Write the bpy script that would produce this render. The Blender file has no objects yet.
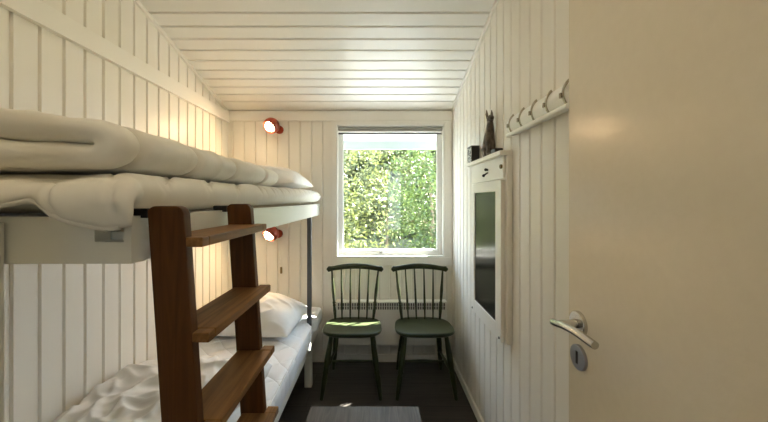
import bpy, bmesh, math, random
from mathutils import Vector, Matrix, noise
PI = math.pi
R = math.radians
random.seed(7)
S = bpy.context.scene
COL = S.collection

# ------------------------------------------------------------------ helpers
def chain(o):
    v = Vector((0, 0, 0))
    while o is not None:
        v += o.location; o = o.parent
    return v

def new(name, bm, mat, parent=None, smooth=True, ang=40, local=False):
    if parent is not None and not local:
        off = chain(parent)
        for v in bm.verts: v.co -= off
    bmesh.ops.recalc_face_normals(bm, faces=bm.faces)
    me = bpy.data.meshes.new(name); bm.to_mesh(me); bm.free()
    if smooth:
        for p in me.polygons: p.use_smooth = True
        me.set_sharp_from_angle(angle=R(ang))
    me.materials.append(mat)
    o = bpy.data.objects.new(name, me); COL.objects.link(o)
    if parent is not None: o.parent = parent
    if smooth and ang < 100:
        wn = o.modifiers.new('weighted', 'WEIGHTED_NORMAL'); wn.keep_sharp = True
    return o

def tag(o, label=None, cat=None, group=None, kind=None):
    if label: o['label'] = label
    if cat: o['category'] = cat
    if group: o['group'] = group
    if kind: o['kind'] = kind
    return o

def thing(name, label, cat, loc=(0, 0, 0), group=None):
    o = bpy.data.objects.new(name, None); COL.objects.link(o)
    o.location = loc
    o.empty_display_size = .05
    return tag(o, label, cat, group)

def struct(name, bm, mat, parent=None, **k):
    o = new(name, bm, mat, parent, **k)
    if parent is None: o['kind'] = 'structure'
    return o

def copy_tree(o, parent=None):
    c = o.copy(); COL.objects.link(c)
    if parent is not None: c.parent = parent
    for ch in list(o.children): copy_tree(ch, c)
    return c

def B(): return bmesh.new()

def box(bm, x0, x1, y0, y1, z0, z1, bev=0.0, seg=2):
    t = bmesh.new()
    bmesh.ops.create_cube(t, size=1.0)
    for v in t.verts:
        v.co = Vector(((x0 + x1) / 2 + v.co.x * (x1 - x0), (y0 + y1) / 2 + v.co.y * (y1 - y0), (z0 + z1) / 2 + v.co.z * (z1 - z0)))
    if bev > 0:
        bmesh.ops.bevel(t, geom=list(t.edges), offset=bev, segments=seg, profile=.5, affect='EDGES')
    merge(bm, t)
    return bm

def merge(bm, t, mtx=None):
    me = bpy.data.meshes.new('tmp'); t.to_mesh(me); t.free()
    if mtx is not None: me.transform(mtx)
    bm.from_mesh(me); bpy.data.meshes.remove(me)

def prism(bm, poly, d, bev=0.0, mtx=None):
    """poly in (x,y) of a local plane, extruded along local z by d"""
    t = bmesh.new()
    f = t.faces.new([t.verts.new((p[0], p[1], 0)) for p in poly])
    r = bmesh.ops.extrude_face_region(t, geom=[f])
    for v in r['geom']:
        if isinstance(v, bmesh.types.BMVert): v.co.z += d
    bmesh.ops.recalc_face_normals(t, faces=t.faces)
    if bev > 0:
        es = [e for e in t.edges if abs(e.verts[0].co.z - e.verts[1].co.z) < 1e-6]
        bmesh.ops.bevel(t, geom=es, offset=bev, segments=2, profile=.5, affect='EDGES')
    merge(bm, t, mtx)

def tube(bm, pts, radii, n=12, flat=None, cap=True):
    """round sweep through pts; radii scalar or list; flat=(sx,sy) elliptical scale"""
    pts = [Vector(p) for p in pts]
    if not hasattr(radii, '__len__'): radii = [radii] * len(pts)
    rings = []; up = None
    for i, p in enumerate(pts):
        d = (pts[min(i + 1, len(pts) - 1)] - pts[max(i - 1, 0)]).normalized()
        if up is None:
            a = Vector((1, 0, 0)) if abs(d.x) < .9 else Vector((0, 1, 0))
            up = (a - d * a.dot(d)).normalized()
        else:
            up = (up - d * up.dot(d)).normalized()
        w = d.cross(up)
        sx, sy = flat if flat else (1, 1)
        rings.append([bm.verts.new(p + up * (math.cos(2 * PI * k / n) * radii[i] * sx) + w * (math.sin(2 * PI * k / n) * radii[i] * sy)) for k in range(n)])
    for a, b in zip(rings, rings[1:]):
        for k in range(n):
            bm.faces.new((a[k], a[(k + 1) % n], b[(k + 1) % n], b[k]))
    if cap:
        bm.faces.new(rings[0][::-1]); bm.faces.new(rings[-1])
    return bm

def spline(pts, n=8):
    """Catmull-Rom through pts"""
    P = [Vector(p) for p in pts]; P = [2 * P[0] - P[1]] + P + [2 * P[-1] - P[-2]]
    out = []
    for i in range(1, len(P) - 2):
        for k in range(n):
            t = k / n; a, b, c, d = P[i - 1], P[i], P[i + 1], P[i + 2]
            out.append(.5 * ((2 * b) + (c - a) * t + (2 * a - 5 * b + 4 * c - d) * t * t + (3 * b - a - 3 * c + d) * t ** 3))
    out.append(P[-2]); return out

def turned(bm, p0, p1, prof, n=14):
    p0, p1 = Vector(p0), Vector(p1)
    return tube(bm, [p0.lerp(p1, t) for t, r in prof], [r for t, r in prof], n)

def sheet(bm, nu, nv, cen, half, edge=3.0):
    """closed padded sheet: cen(u,v) centre surface, half(u,v)->(top,bottom) half thickness"""
    e = 1e-3
    top, bot = [], []
    for i in range(nu + 1):
        tr, br = [], []
        for j in range(nv + 1):
            u, v = i / nu, j / nv
            p = cen(u, v)
            du = cen(min(u + e, 1), v) - cen(max(u - e, 0), v)
            dv = cen(u, min(v + e, 1)) - cen(u, max(v - e, 0))
            n = du.cross(dv).normalized()
            a, b = half(u, v)
            border = i in (0, nu) or j in (0, nv)
            if border:
                w = bm.verts.new(p); tr.append(w); br.append(w)
            else:
                tr.append(bm.verts.new(p + n * a)); br.append(bm.verts.new(p - n * b))
        top.append(tr); bot.append(br)
    for i in range(nu):
        for j in range(nv):
            bm.faces.new((top[i][j], top[i + 1][j], top[i + 1][j + 1], top[i][j + 1]))
            q = (bot[i][j], bot[i][j + 1], bot[i + 1][j + 1], bot[i + 1][j])
            if len(set(q)) == 4:
                try: bm.faces.new(q)
                except ValueError: pass
    return bm

def ease(x, k=2.0, r=1.0):
    """rounded edge factor for x distance to the edge / r"""
    x = max(0.0, min(1.0, x / r))
    return (1 - (1 - x) ** k) ** (1 / k)

def N(x, y, z=0.0, s=1.0): return noise.noise(Vector((x * s, y * s, z * s)))

# ------------------------------------------------------------------ materials
def mat(name, col, rough=.5, metal=0.0, spec=.5, coat=0.0, emit=None, estr=0.0):
    m = bpy.data.materials.new(name); m.use_nodes = True
    b = m.node_tree.nodes['Principled BSDF']
    b.inputs['Base Color'].default_value = (*col, 1)
    b.inputs['Roughness'].default_value = rough
    b.inputs['Metallic'].default_value = metal
    b.inputs['Specular IOR Level'].default_value = spec
    b.inputs['Coat Weight'].default_value = coat
    if emit:
        b.inputs['Emission Color'].default_value = (*emit, 1)
        b.inputs['Emission Strength'].default_value = estr
    return m

def nd(m, t, **k):
    n = m.node_tree.nodes.new(t)
    for a, v in k.items(): setattr(n, a, v)
    return n

def lk(m, a, b): m.node_tree.links.new(a, b)

def noisy(m, c0, c1, scale, stretch=(1, 1, 1), detail=6, bump=0.0, lo=.35, hi=.65, dist=0.0, rough=None):
    b = m.node_tree.nodes['Principled BSDF']
    tc = nd(m, 'ShaderNodeTexCoord'); mp = nd(m, 'ShaderNodeMapping')
    mp.inputs['Scale'].default_value = stretch
    nz = nd(m, 'ShaderNodeTexNoise'); nz.inputs['Scale'].default_value = scale
    nz.inputs['Detail'].default_value = detail; nz.inputs['Distortion'].default_value = dist
    cr = nd(m, 'ShaderNodeValToRGB')
    cr.color_ramp.elements[0].position = lo; cr.color_ramp.elements[1].position = hi
    cr.color_ramp.elements[0].color = (*c0, 1); cr.color_ramp.elements[1].color = (*c1, 1)
    lk(m, tc.outputs['Object'], mp.inputs['Vector']); lk(m, mp.outputs['Vector'], nz.inputs['Vector'])
    lk(m, nz.outputs['Fac'], cr.inputs['Fac']); lk(m, cr.outputs['Color'], b.inputs['Base Color'])
    if bump:
        bp = nd(m, 'ShaderNodeBump'); bp.inputs['Strength'].default_value = bump; bp.inputs['Distance'].default_value = .01
        lk(m, nz.outputs['Fac'], bp.inputs['Height']); lk(m, bp.outputs['Normal'], b.inputs['Normal'])
    return m

WALL = (.80, .765, .685)
M = {}
M['wall'] = noisy(mat('wall_paint', WALL, .38), (.79, .765, .70), (.815, .79, .73), 3, (1, 1, .25), bump=.03)
M['ceil'] = noisy(mat('ceiling_paint', WALL, .30), (.80, .785, .73), (.83, .815, .765), 3, (.25, 1, 1), bump=.02)
M['trim'] = mat('trim_paint', (.82, .80, .745), .32)
M['door'] = noisy(mat('door_paint', (.74, .68, .56), .20, spec=.6), (.735, .675, .555), (.75, .69, .57), 60, bump=.05)
M['plain'] = mat('white_plaster', (.8, .78, .72), .7)
M['white_wood'] = mat('white_bed_paint', (.80, .80, .75), .30)
M['win'] = mat('window_paint', (.86, .86, .83), .28)
M['steel'] = mat('galvanised_steel', (.10, .11, .12), .4, .3)
M['black_metal'] = mat('black_metal', (.012, .012, .014), .4)
M['chrome'] = mat('chrome', (.70, .69, .66), .16, 1.0)
M['hook_metal'] = mat('hook_metal', (.42, .38, .31), .25, 1.0)
M['satin'] = mat('satin_nickel', (.55, .54, .51), .26, 1.0)
M['key_plate'] = mat('key_plate', (.34, .34, .35), .30, 1.0)
M['dark'] = mat('keyhole_dark', (.008, .008, .008), .6)
M['brass'] = mat('aged_brass', (.22, .17, .08), .35, .9)
M['heater'] = mat('heater_enamel', (.80, .79, .75), .35)
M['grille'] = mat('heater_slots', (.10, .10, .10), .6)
M['glossy_black'] = mat('black_glass', (.006, .007, .007), .18, spec=.2)
M['shade'] = mat('red_lacquer', (.30, .045, .02), .30)
M['shade_in'] = mat('lamp_reflector', (.9, .86, .8), .3)
M['bulb'] = mat('lit_bulb', (1, .9, .7), .3, emit=(1.0, .80, .50), estr=24)
M['cotton'] = noisy(mat('cotton_cream', (.80, .77, .70), .85), (.78, .755, .69), (.82, .80, .745), 9, bump=.10)
M['cotton'].node_tree.nodes['Principled BSDF'].inputs['Sheen Weight'].default_value = .2
M['pillow'] = noisy(mat('cotton_white', (.82, .81, .80), .85), (.80, .79, .775), (.84, .83, .82), 16, bump=.08)
M['blind'] = mat('blind_fabric', (.33, .33, .31), .6)
M['figure'] = noisy(mat('bronze_brown', (.06, .045, .03), .5), (.045, .036, .028), (.17, .14, .105), 40)
M['black_box'] = mat('black_card', (.010, .010, .011), .45)
M['fascia'] = mat('fascia_paint', (.30, .345, .35), .5)
M['bark'] = noisy(mat('bark', (.16, .12, .08), .9), (.10, .075, .05), (.24, .19, .13), 20, (1, 1, .2), bump=.4)
M['ground'] = noisy(mat('dry_ground', (.5, .45, .3), .95), (.045, .05, .015), (.08, .072, .03), 3)
M['bounce_slab'] = noisy(mat('bounce_slab_pale', (.6, .58, .54), .8), (.55, .545, .53), (.63, .625, .60), 4)

def wood(name, c0, c1, axis, rough=.34, sc=1.0):
    st = [26 * sc] * 3; st[axis] = 1.6 * sc
    m = mat(name, c1, rough + .08, spec=.22)
    noisy(m, c0, c1, 1.4, tuple(st), detail=5, bump=.06, lo=.30, hi=.72, dist=1.6)
    return m
M['ladder_z'] = wood('stained_pine_post', (.060, .021, .005), (.115, .045, .011), 2)
M['ladder_y'] = wood('stained_pine_step', (.13, .058, .017), (.29, .145, .050), 1)
M['chair'] = noisy(mat('dark_green_paint', (.02, .032, .018), .34, spec=.3), (.022, .030, .012), (.036, .046, .020), 12, bump=.03)
M['table'] = wood('grey_oak', (.060, .053, .046), (.115, .10, .085), 1, .5, 1.8)

# floor : dark planks running across the room
m = mat('floor_planks', (.04, .035, .03), .36); M['floor'] = m
b = m.node_tree.nodes['Principled BSDF']
tc = nd(m, 'ShaderNodeTexCoord'); br = nd(m, 'ShaderNodeTexBrick')
br.offset = .37; br.inputs['Scale'].default_value = 1.0; br.inputs['Brick Width'].default_value = 1.25
br.inputs['Row Height'].default_value = .13; br.inputs['Mortar Size'].default_value = .002
br.inputs['Color1'].default_value = (.040, .035, .032, 1); br.inputs['Color2'].default_value = (.082, .072, .066, 1)
br.inputs['Mortar'].default_value = (.008, .007, .006, 1)
mp = nd(m, 'ShaderNodeMapping'); mp.inputs['Scale'].default_value = (2, 34, 1)
nz = nd(m, 'ShaderNodeTexNoise'); nz.inputs['Scale'].default_value = 1.6; nz.inputs['Detail'].default_value = 6; nz.inputs['Distortion'].default_value = .8
mx = nd(m, 'ShaderNodeMix', data_type='RGBA', blend_type='MULTIPLY'); mx.inputs[0].default_value = .8
cr = nd(m, 'ShaderNodeValToRGB'); cr.color_ramp.elements[0].position = .3; cr.color_ramp.elements[1].position = .7
cr.color_ramp.elements[0].color = (.45, .45, .45, 1); cr.color_ramp.elements[1].color = (1.25, 1.22, 1.2, 1)
lk(m, tc.outputs['Object'], br.inputs['Vector']); lk(m, tc.outputs['Object'], mp.inputs['Vector']); lk(m, mp.outputs['Vector'], nz.inputs['Vector'])
lk(m, nz.outputs['Fac'], cr.inputs['Fac']); lk(m, br.outputs['Color'], mx.inputs[6]); lk(m, cr.outputs['Color'], mx.inputs[7]); lk(m, mx.outputs[2], b.inputs['Base Color'])
bp = nd(m, 'ShaderNodeBump'); bp.inputs['Strength'].default_value = .12; bp.inputs['Distance'].default_value = .004
lk(m, nz.outputs['Fac'], bp.inputs['Height']); lk(m, bp.outputs['Normal'], b.inputs['Normal'])

# quilted lower mattress: scrolling stitch lines as bump
m = mat('quilted_ticking', (.78, .80, .84), .75); M['ticking'] = m
b = m.node_tree.nodes['Principled BSDF']
tc = nd(m, 'ShaderNodeTexCoord'); hs = []
for rot in (45, -45):
    mp = nd(m, 'ShaderNodeMapping'); mp.inputs['Rotation'].default_value = (0, 0, R(rot))
    wv = nd(m, 'ShaderNodeTexWave'); wv.inputs['Scale'].default_value = 2.6; wv.inputs['Distortion'].default_value = 3.2; wv.inputs['Detail Scale'].default_value = 1.2; wv.inputs['Detail'].default_value = 1
    pw = nd(m, 'ShaderNodeMath', operation='POWER'); pw.inputs[1].default_value = .22
    lk(m, tc.outputs['Object'], mp.inputs['Vector']); lk(m, mp.outputs['Vector'], wv.inputs['Vector']); lk(m, wv.outputs['Fac'], pw.inputs[0]); hs.append(pw)
mn = nd(m, 'ShaderNodeMath', operation='MINIMUM'); lk(m, hs[0].outputs[0], mn.inputs[0]); lk(m, hs[1].outputs[0], mn.inputs[1])
bp = nd(m, 'ShaderNodeBump'); bp.inputs['Strength'].default_value = .55; bp.inputs['Distance'].default_value = .012
lk(m, mn.outputs[0], bp.inputs['Height']); lk(m, bp.outputs['Normal'], b.inputs['Normal'])

# patterned front of the little box
m = mat('dotted_card', (.5, .5, .48), .5); M['dotted'] = m
tc = nd(m, 'ShaderNodeTexCoord'); vo = nd(m, 'ShaderNodeTexVoronoi'); vo.inputs['Scale'].default_value = 95
cr = nd(m, 'ShaderNodeValToRGB'); cr.color_ramp.elements[0].position = .38; cr.color_ramp.elements[1].position = .5
cr.color_ramp.elements[0].color = (.75, .75, .72, 1); cr.color_ramp.elements[1].color = (.04, .04, .04, 1)
lk(m, tc.outputs['Object'], vo.inputs['Vector']); lk(m, vo.outputs['Distance'], cr.inputs['Fac']); lk(m, cr.outputs['Color'], m.node_tree.nodes['Principled BSDF'].inputs['Base Color'])

# window glass: thin pane
m = bpy.data.materials.new('window_glass'); m.use_nodes = True; M['glass'] = m
nt = m.node_tree; nt.nodes.remove(nt.nodes['Principled BSDF'])
tr = nd(m, 'ShaderNodeBsdfTransparent'); tr.inputs['Color'].default_value = (.97, .985, .98, 1)
gl = nd(m, 'ShaderNodeBsdfGlossy'); gl.inputs['Roughness'].default_value = .02
lw = nd(m, 'ShaderNodeLayerWeight'); lw.inputs['Blend'].default_value = .5
pw = nd(m, 'ShaderNodeMath', operation='POWER'); pw.inputs[1].default_value = 5.0
fr = nd(m, 'ShaderNodeMath', operation='MULTIPLY_ADD'); fr.inputs[1].default_value = .6; fr.inputs[2].default_value = .03
lk(m, lw.outputs['Facing'], pw.inputs[0]); lk(m, pw.outputs[0], fr.inputs[0])
ms = nd(m, 'ShaderNodeMixShader')
lk(m, fr.outputs[0], ms.inputs[0]); lk(m, tr.outputs[0], ms.inputs[1]); lk(m, gl.outputs[0], ms.inputs[2])
lk(m, ms.outputs[0], nt.nodes['Material Output'].inputs['Surface'])

# leaves
def leafmat(name, c0, c1):
    m = bpy.data.materials.new(name); m.use_nodes = True
    nt = m.node_tree; nt.nodes.remove(nt.nodes['Principled BSDF'])
    g = nd(m, 'ShaderNodeNewGeometry'); cr = nd(m, 'ShaderNodeValToRGB')
    cr.color_ramp.elements[0].color = (*c0, 1); cr.color_ramp.elements[1].color = (*c1, 1)
    d = nd(m, 'ShaderNodeBsdfDiffuse'); t = nd(m, 'ShaderNodeBsdfTranslucent'); ms = nd(m, 'ShaderNodeMixShader'); ms.inputs[0].default_value = .14
    gg = nd(m, 'ShaderNodeBsdfGlossy'); gg.inputs['Roughness'].default_value = .35; m2 = nd(m, 'ShaderNodeMixShader'); m2.inputs[0].default_value = .03
    lk(m, g.outputs['Random Per Island'], cr.inputs['Fac'])
    lk(m, cr.outputs['Color'], d.inputs['Color']); lk(m, cr.outputs['Color'], t.inputs['Color'])
    lk(m, d.outputs[0], ms.inputs[1]); lk(m, t.outputs[0], ms.inputs[2])
    lk(m, ms.outputs[0], m2.inputs[1]); lk(m, gg.outputs[0], m2.inputs[2])
    lk(m, m2.outputs[0], nt.nodes['Material Output'].inputs['Surface'])
    return m
M['leaf_a'] = leafmat('leaf_olive', (.040, .050, .016), (.105, .120, .034))
M['leaf_b'] = leafmat('leaf_green', (.032, .055, .016), (.080, .118, .028))
M['leaf_c'] = leafmat('leaf_blue_green', (.055, .065, .030), (.10, .115, .05))

# ------------------------------------------------------------------ the setting
XL, XR, YB, YF = -1.23, .607, 2.66, -.10
BW = .0917
def ceil_z(y): return 2.05 + .284 * (YB - y)
GW, GD = .0076, .010            # half width and depth of a board joint

def joints(a, b, phase):
    k = math.ceil((a + .02 - phase) / BW); out = []
    while phase + k * BW < b - .02:
        out.append(phase + k * BW); k += 1
    return out

def profile(a, b, phase):
    """(coordinate, depth) polyline of a boarded surface from a to b"""
    p = [(a, 0)]
    for j in joints(a, b, phase):
        p += [(j - GW, 0), (j - GW * .55, GD), (j + GW * .55, GD), (j + GW, 0)]
    return p + [(b, 0)]

def depth_at(prof, c):
    for (a, d0), (b, d1) in zip(prof, prof[1:]):
        if a <= c <= b: return d0 + (d1 - d0) * ((c - a) / (b - a) if b > a else 0)
    return 0

def boarded(bm, prof, pt, zr):
    """prof polyline; pt(c, depth, z)->Vector; zr(c) -> list of (z0,z1)"""
    for (a, d0), (b, d1) in zip(prof, prof[1:]):
        mid = (a + b) / 2
        for k, (f0, f1) in enumerate(zr(mid)):
            va = [pt(a, d0, f0(a)), pt(b, d1, f0(b)), pt(b, d1, f1(b)), pt(a, d0, f1(a))]
            bm.faces.new([bm.verts.new(v) for v in va])

# side walls
for nm, X, sg, ph in (('wall_left', XL, -1, 1.089), ('wall_right', XR, 1, 1.115)):
    bm = B()
    boarded(bm, profile(YF, YB, ph), lambda c, d, z: Vector((X + sg * d, c, z)), lambda c: [(lambda q: 0.0, lambda q: ceil_z(q))])
    bm2 = B()
    x0, x1 = (X - .12, X - .012) if sg < 0 else (X + .012, X + .12)
    prism(bm2, [(YF - .1, -.05), (YB + .12, -.05), (YB + .12, ceil_z(YB) + .06), (YF - .1, ceil_z(YF) + .06)], x1 - x0,
          mtx=Matrix(((0, 0, 1, x0), (1, 0, 0, 0), (0, 1, 0, 0), (0, 0, 0, 1))))
    me = bpy.data.meshes.new('t'); bm2.to_mesh(me); bm2.free(); bm.from_mesh(me)
    me2 = bpy.data.meshes.new(nm); bm.to_mesh(me2); bm.free(); me2.materials.append(M['wall'])
    o = bpy.data.objects.new(nm, me2); COL.objects.link(o); o['kind'] = 'structure'

# back wall with the window opening
WX0, WX1, WZ0, WZ1 = -.34, .54, .854, 1.934
prof = profile(XL, XR, XL + .046)
extra = []
for e in (WX0, WX1):
    extra.append((e, depth_at(prof, e)))
prof = sorted(prof + extra, key=lambda p: p[0])
bm = B()
top = lambda q: ceil_z(YB)
boarded(bm, prof, lambda c, d, z: Vector((c, YB + d, z)),
        lambda c: [(lambda q: 0.0, top)] if not (WX0 < c < WX1) else [(lambda q: 0.0, lambda q: WZ0), (lambda q: WZ1, top)])
box(bm, XL - .12, WX0, YB + .012, YB + .12, -.05, 2.2); box(bm, WX1, XR + .12, YB + .012, YB + .12, -.05, 2.2)
box(bm, WX0, WX1, YB + .012, YB + .12, -.05, WZ0); box(bm, WX0, WX1, YB + .012, YB + .12, WZ1, 2.2)
me = bpy.data.meshes.new('wall_back'); bm.to_mesh(me); bm.free(); me.materials.append(M['wall'])
o = bpy.data.objects.new('wall_back', me); COL.objects.link(o); o['kind'] = 'structure'

# wall with the doorway the camera stands in
DX0, DX1, DZ = -.42, .46, 2.06
bm = B()
box(bm, XL - .12, DX0, YF - .1, YF, -.05, 2.9); box(bm, DX1, XR + .12, YF - .1, YF, -.05, 2.9); box(bm, DX0, DX1, YF - .1, YF, DZ, 2.9)
struct('wall_front', bm, M['plain'], smooth=False)

# ceiling boards
bm = B()
cp = profile(YF, YB, 2.53 - 20 * .0891) if False else None
js = [2.53 - .0891 * k for k in range(30)]; js = sorted(j for j in js if j > YF + .03)
pf = [(YF, 0)]
for j in js: pf += [(j - .007, 0), (j - .005, .013), (j + .005, .013), (j + .007, 0)]
pf.append((YB, 0))
for (a, d0), (b_, d1) in zip(pf, pf[1:]):
    bm.faces.new([bm.verts.new(v) for v in ((XL, a, ceil_z(a) + d0), (XR, a, ceil_z(a) + d0), (XR, b_, ceil_z(b_) + d1), (XL, b_, ceil_z(b_) + d1))])
prism(bm, [(YF - .1, ceil_z(YF - .1) + .018), (YB + .53, ceil_z(YB + .53) + .018), (YB + .53, ceil_z(YB + .53) + .16), (YF - .1, ceil_z(YF - .1) + .16)], XR - XL + .24,
      mtx=Matrix(((0, 0, 1, XL - .12), (1, 0, 0, 0), (0, 1, 0, 0), (0, 0, 0, 1))))
me = bpy.data.meshes.new('ceiling'); bm.to_mesh(me); bm.free(); me.materials.append(M['ceil'])
o = bpy.data.objects.new('ceiling', me); COL.objects.link(o); o['kind'] = 'structure'

# floor (room and hallway)
bm = B(); box(bm, -2.0, 2.0, -3.6, YB + .12, -.06, 0); struct('floor', bm, M['floor'], smooth=False)

# trims
bm = B(); box(bm, XL, XL + .024, YF, YB, 1.95, 2.034, .003); struct('trim_1', bm, M['trim'])
bm = B(); box(bm, XL + .001, XR - .001, YB - .022, YB, 1.964, 2.045, .003); struct('trim_2', bm, M['trim'])
for k, (x0, x1) in enumerate(((XL, XL + .013), (XR - .013, XR))):
    bm = B()
    prism(bm, [(YF, ceil_z(YF) - .022), (YB, ceil_z(YB) - .022), (YB, ceil_z(YB)), (YF, ceil_z(YF))], x1 - x0, mtx=Matrix(((0, 0, 1, x0), (1, 0, 0, 0), (0, 1, 0, 0), (0, 0, 0, 1))))
    struct('trim_%d' % (k + 3), bm, M['trim'])
bm = B(); box(bm, XR - .014, XR, .2, YB, 0, .055, .003); struct('baseboard_right', bm, M['trim'])
bm = B(); box(bm, XL + .014, XR - .014, YB - .014, YB, 0, .06, .003); struct('baseboard_back', bm, M['trim'])
bm = B(); box(bm, XL, XL + .014, YF, YB, 0, .055, .003); struct('baseboard_left', bm, M['trim'])

# window
win = bpy.data.objects.new('window_1', None); COL.objects.link(win); win.location = ((WX0 + WX1) / 2, YB, WZ0); win['kind'] = 'structure'
bm = B()                                              # architrave on the boards
box(bm, WX0 - .036, WX0, YB - .016, YB - .001, WZ0 - .001, 1.964, .002)
box(bm, WX1, XR - .002, YB - .016, YB - .001, WZ0 - .001, 1.964, .002)
box(bm, WX0, WX1, YB - .016, YB - .001, WZ1, 1.964, .002)
new('architrave', bm, M['trim'], win)
bm = B()                                              # lining of the opening
box(bm, WX0 + .0005, WX0 + .010, YB - .012, YB + .12, WZ0, WZ1); box(bm, WX1 - .010, WX1 - .0005, YB - .012, YB + .12, WZ0, WZ1)
box(bm, WX0 + .01, WX1 - .01, YB - .012, YB + .12, WZ1 - .01, WZ1 - .0005); box(bm, WX0 + .01, WX1 - .01, YB - .012, YB + .12, WZ0 + .0005, WZ0 + .010)
new('window_lining', bm, M['win'], win, smooth=False)
bm = B(); box(bm, WX0 - .036, XR - .002, YB - .014, YB - .001, WZ0 - .068, WZ0 - .001, .004); new('window_sill', bm, M['trim'], win)
def frame(bm, x0, x1, y0, y1, z0, z1, wl, wr, wb, wt, bev=.002):
    box(bm, x0, x0 + wl, y0, y1, z0, z1, bev); box(bm, x1 - wr, x1, y0, y1, z0, z1, bev)
    box(bm, x0 + wl, x1 - wr, y0, y1, z0, z0 + wb, bev); box(bm, x0 + wl, x1 - wr, y0, y1, z1 - wt, z1, bev)
bm = B(); frame(bm, WX0 + .010, WX1 - .010, YB + .035, YB + .085, WZ0 + .010, WZ1 - .010, .036, .036, .040, .045)
cas = new('casement_frame', bm, M['win'], win)
bm = B(); frame(bm, WX0 + .047, WX1 - .047, YB + .042, YB + .060, WZ0 + .051, WZ1 - .056, .006, .006, .006, .006, .001); new('glazing_bead', bm, M['win'], cas)
bm = B(); box(bm, WX0 + .05, WX1 - .05, YB + .061, YB + .065, WZ0 + .052, WZ1 - .058); new('glass_pane', bm, M['glass'], win, smooth=False)
bm = B(); box(bm, WX0 + .011, WX1 - .011, YB + .030, YB + .0345, WZ1 - .070, WZ1 - .060); tag(new('blind_shadow_strip', bm, M['grille'], win, smooth=False), 'painted shadow line under the blind')  # dark strip painted in as the shadow between blind and frame
bm = B()
tube(bm, spline([(.030, YB + .026, .886), (.048, YB + .018, .893), (.075, YB + .016, .905), (.14, YB + .018, .905)], 6), .0035, 8)
box(bm, .012, .036, YB + .022, YB + .0345, .878, .894, .002)
tag(new('window_latch', bm, M['satin'], win), 'small metal casement fastener')

# door standing open on the right
door = bpy.data.objects.new('door_1', None); COL.objects.link(door); door.location = (.44, -.085, 0); door['kind'] = 'structure'
bm = B(); box(bm, .42, .459, -.085, .718, .008, 2.03, .004, 3); new('door_leaf', bm, M['door'], door)
HY, HZ = .676, 1.063
def disc(bm, x0, x1, y, z, r, rb=.003, n=40):
    tube(bm, [(x0, y, z), (x0 + (x1 - x0) * .0 - .0, y, z)] if False else [(x1, y, z), (x0 + rb, y, z), (x0 + rb * .3, y, z), (x0, y, z)], [r, r, r - rb * .3, r - rb], n)
bm = B(); disc(bm, .411, .4199, HY, HZ, .0255); rosette = new('door_handle_rosette', bm, M['satin'], door)
bm = B()
tube(bm, [(.4105, HY, HZ), (.398, HY, HZ), (.378, HY, HZ)], [.0095, .0075, .0072], 18)
pts = spline([(.3705, HY + .012, HZ - .001), (.3675, HY - .006, HZ + .003), (.366, HY - .035, HZ + .009), (.366, HY - .075, HZ + .0125), (.368, HY - .125, HZ + .010)], 8)
tube(bm, pts, [.0064] + [.0073] * (len(pts) - 2) + [.0070], 18, flat=(1.0, 1.0))
new('door_handle_lever', bm, M['satin'], door)
bm = B(); disc(bm, .4135, .4199, HY, HZ - .070, .0258, .002); esc = new('key_escutcheon', bm, M['key_plate'], door)
bm = B(); box(bm, .4129, .4134, HY - .0035, HY + .0035, HZ - .083, HZ - .057, .0001)
new('keyhole', bm, M['dark'], esc)

# hallway behind the camera
bm = B(); box(bm, -1.75, -1.65, -3.5, YF - .1, 0, 2.6); struct('wall_hall_left', bm, M['plain'], smooth=False)
bm = B(); box(bm, 1.65, 1.75, -3.5, YF - .1, 0, 2.6); struct('wall_hall_right', bm, M['plain'], smooth=False)
bm = B(); box(bm, -1.65, XL - .12, YF - .1, YF, 0, 2.6); box(bm, XR + .12, 1.65, YF - .1, YF, 0, 2.6); struct('wall_hall_front', bm, M['plain'], smooth=False)
bm = B(); box(bm, -1.75, 1.75, -3.6, YF - .1, 2.6, 2.7); struct('ceiling_hall', bm, M['plain'], smooth=False)
bm = B(); box(bm, -1.65, 1.65, -3.6, -3.5, 0, 2.6); struct('wall_hall_back', bm, M['plain'], smooth=False)

# roof overhang outside the window
bm = B()
Ye = YB + .50
zt = ceil_z(Ye)
box(bm, -2.2, 1.8, Ye - .02, Ye + .01, 1.810, zt + .16, .003)
struct('trim_5', bm, M['fascia'])
bm = B(); prism(bm, [(YB + .121, ceil_z(YB + .12) - .02), (Ye - .021, ceil_z(Ye) - .02), (Ye - .021, ceil_z(Ye) + .0), (YB + .121, ceil_z(YB + .12) + .0)], 4.0,
                mtx=Matrix(((0, 0, 1, -2.2), (1, 0, 0, 0), (0, 1, 0, 0), (0, 0, 0, 1))))
struct('trim_6', bm, M['fascia'], smooth=False)

# ------------------------------------------------------------------ roller blind
t = thing('roller_blind', 'rolled-up grey roller blind across the top of the window', 'blind', (.10, YB - .01, 1.86))
bm = B(); turned(bm, (WX0 + .014, YB + .006, 1.903), (WX1 - .014, YB + .006, 1.903), [(0, .0145), (1, .0145)], 20); new('fabric_roll', bm, M['blind'], t)
bm = B(); box(bm, WX0 + .016, WX1 - .016, YB + .017, YB + .0185, 1.872, 1.903); new('fabric_end', bm, M['blind'], t, smooth=False)
bm = B(); box(bm, WX0 + .014, WX1 - .014, YB - .006, YB + .022, 1.876, 1.886, .003); new('bottom_bar', bm, M['win'], t)
bm = B(); box(bm, WX0 + .0105, WX0 + .0135, YB - .010, YB + .024, 1.873, 1.922); new('bracket', bm, M['win'], t, smooth=False)
bm = B(); box(bm, WX1 - .0135, WX1 - .0105, YB - .010, YB + .024, 1.873, 1.922); new('bracket', bm, M['win'], t, smooth=False)
bm = B()
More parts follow.
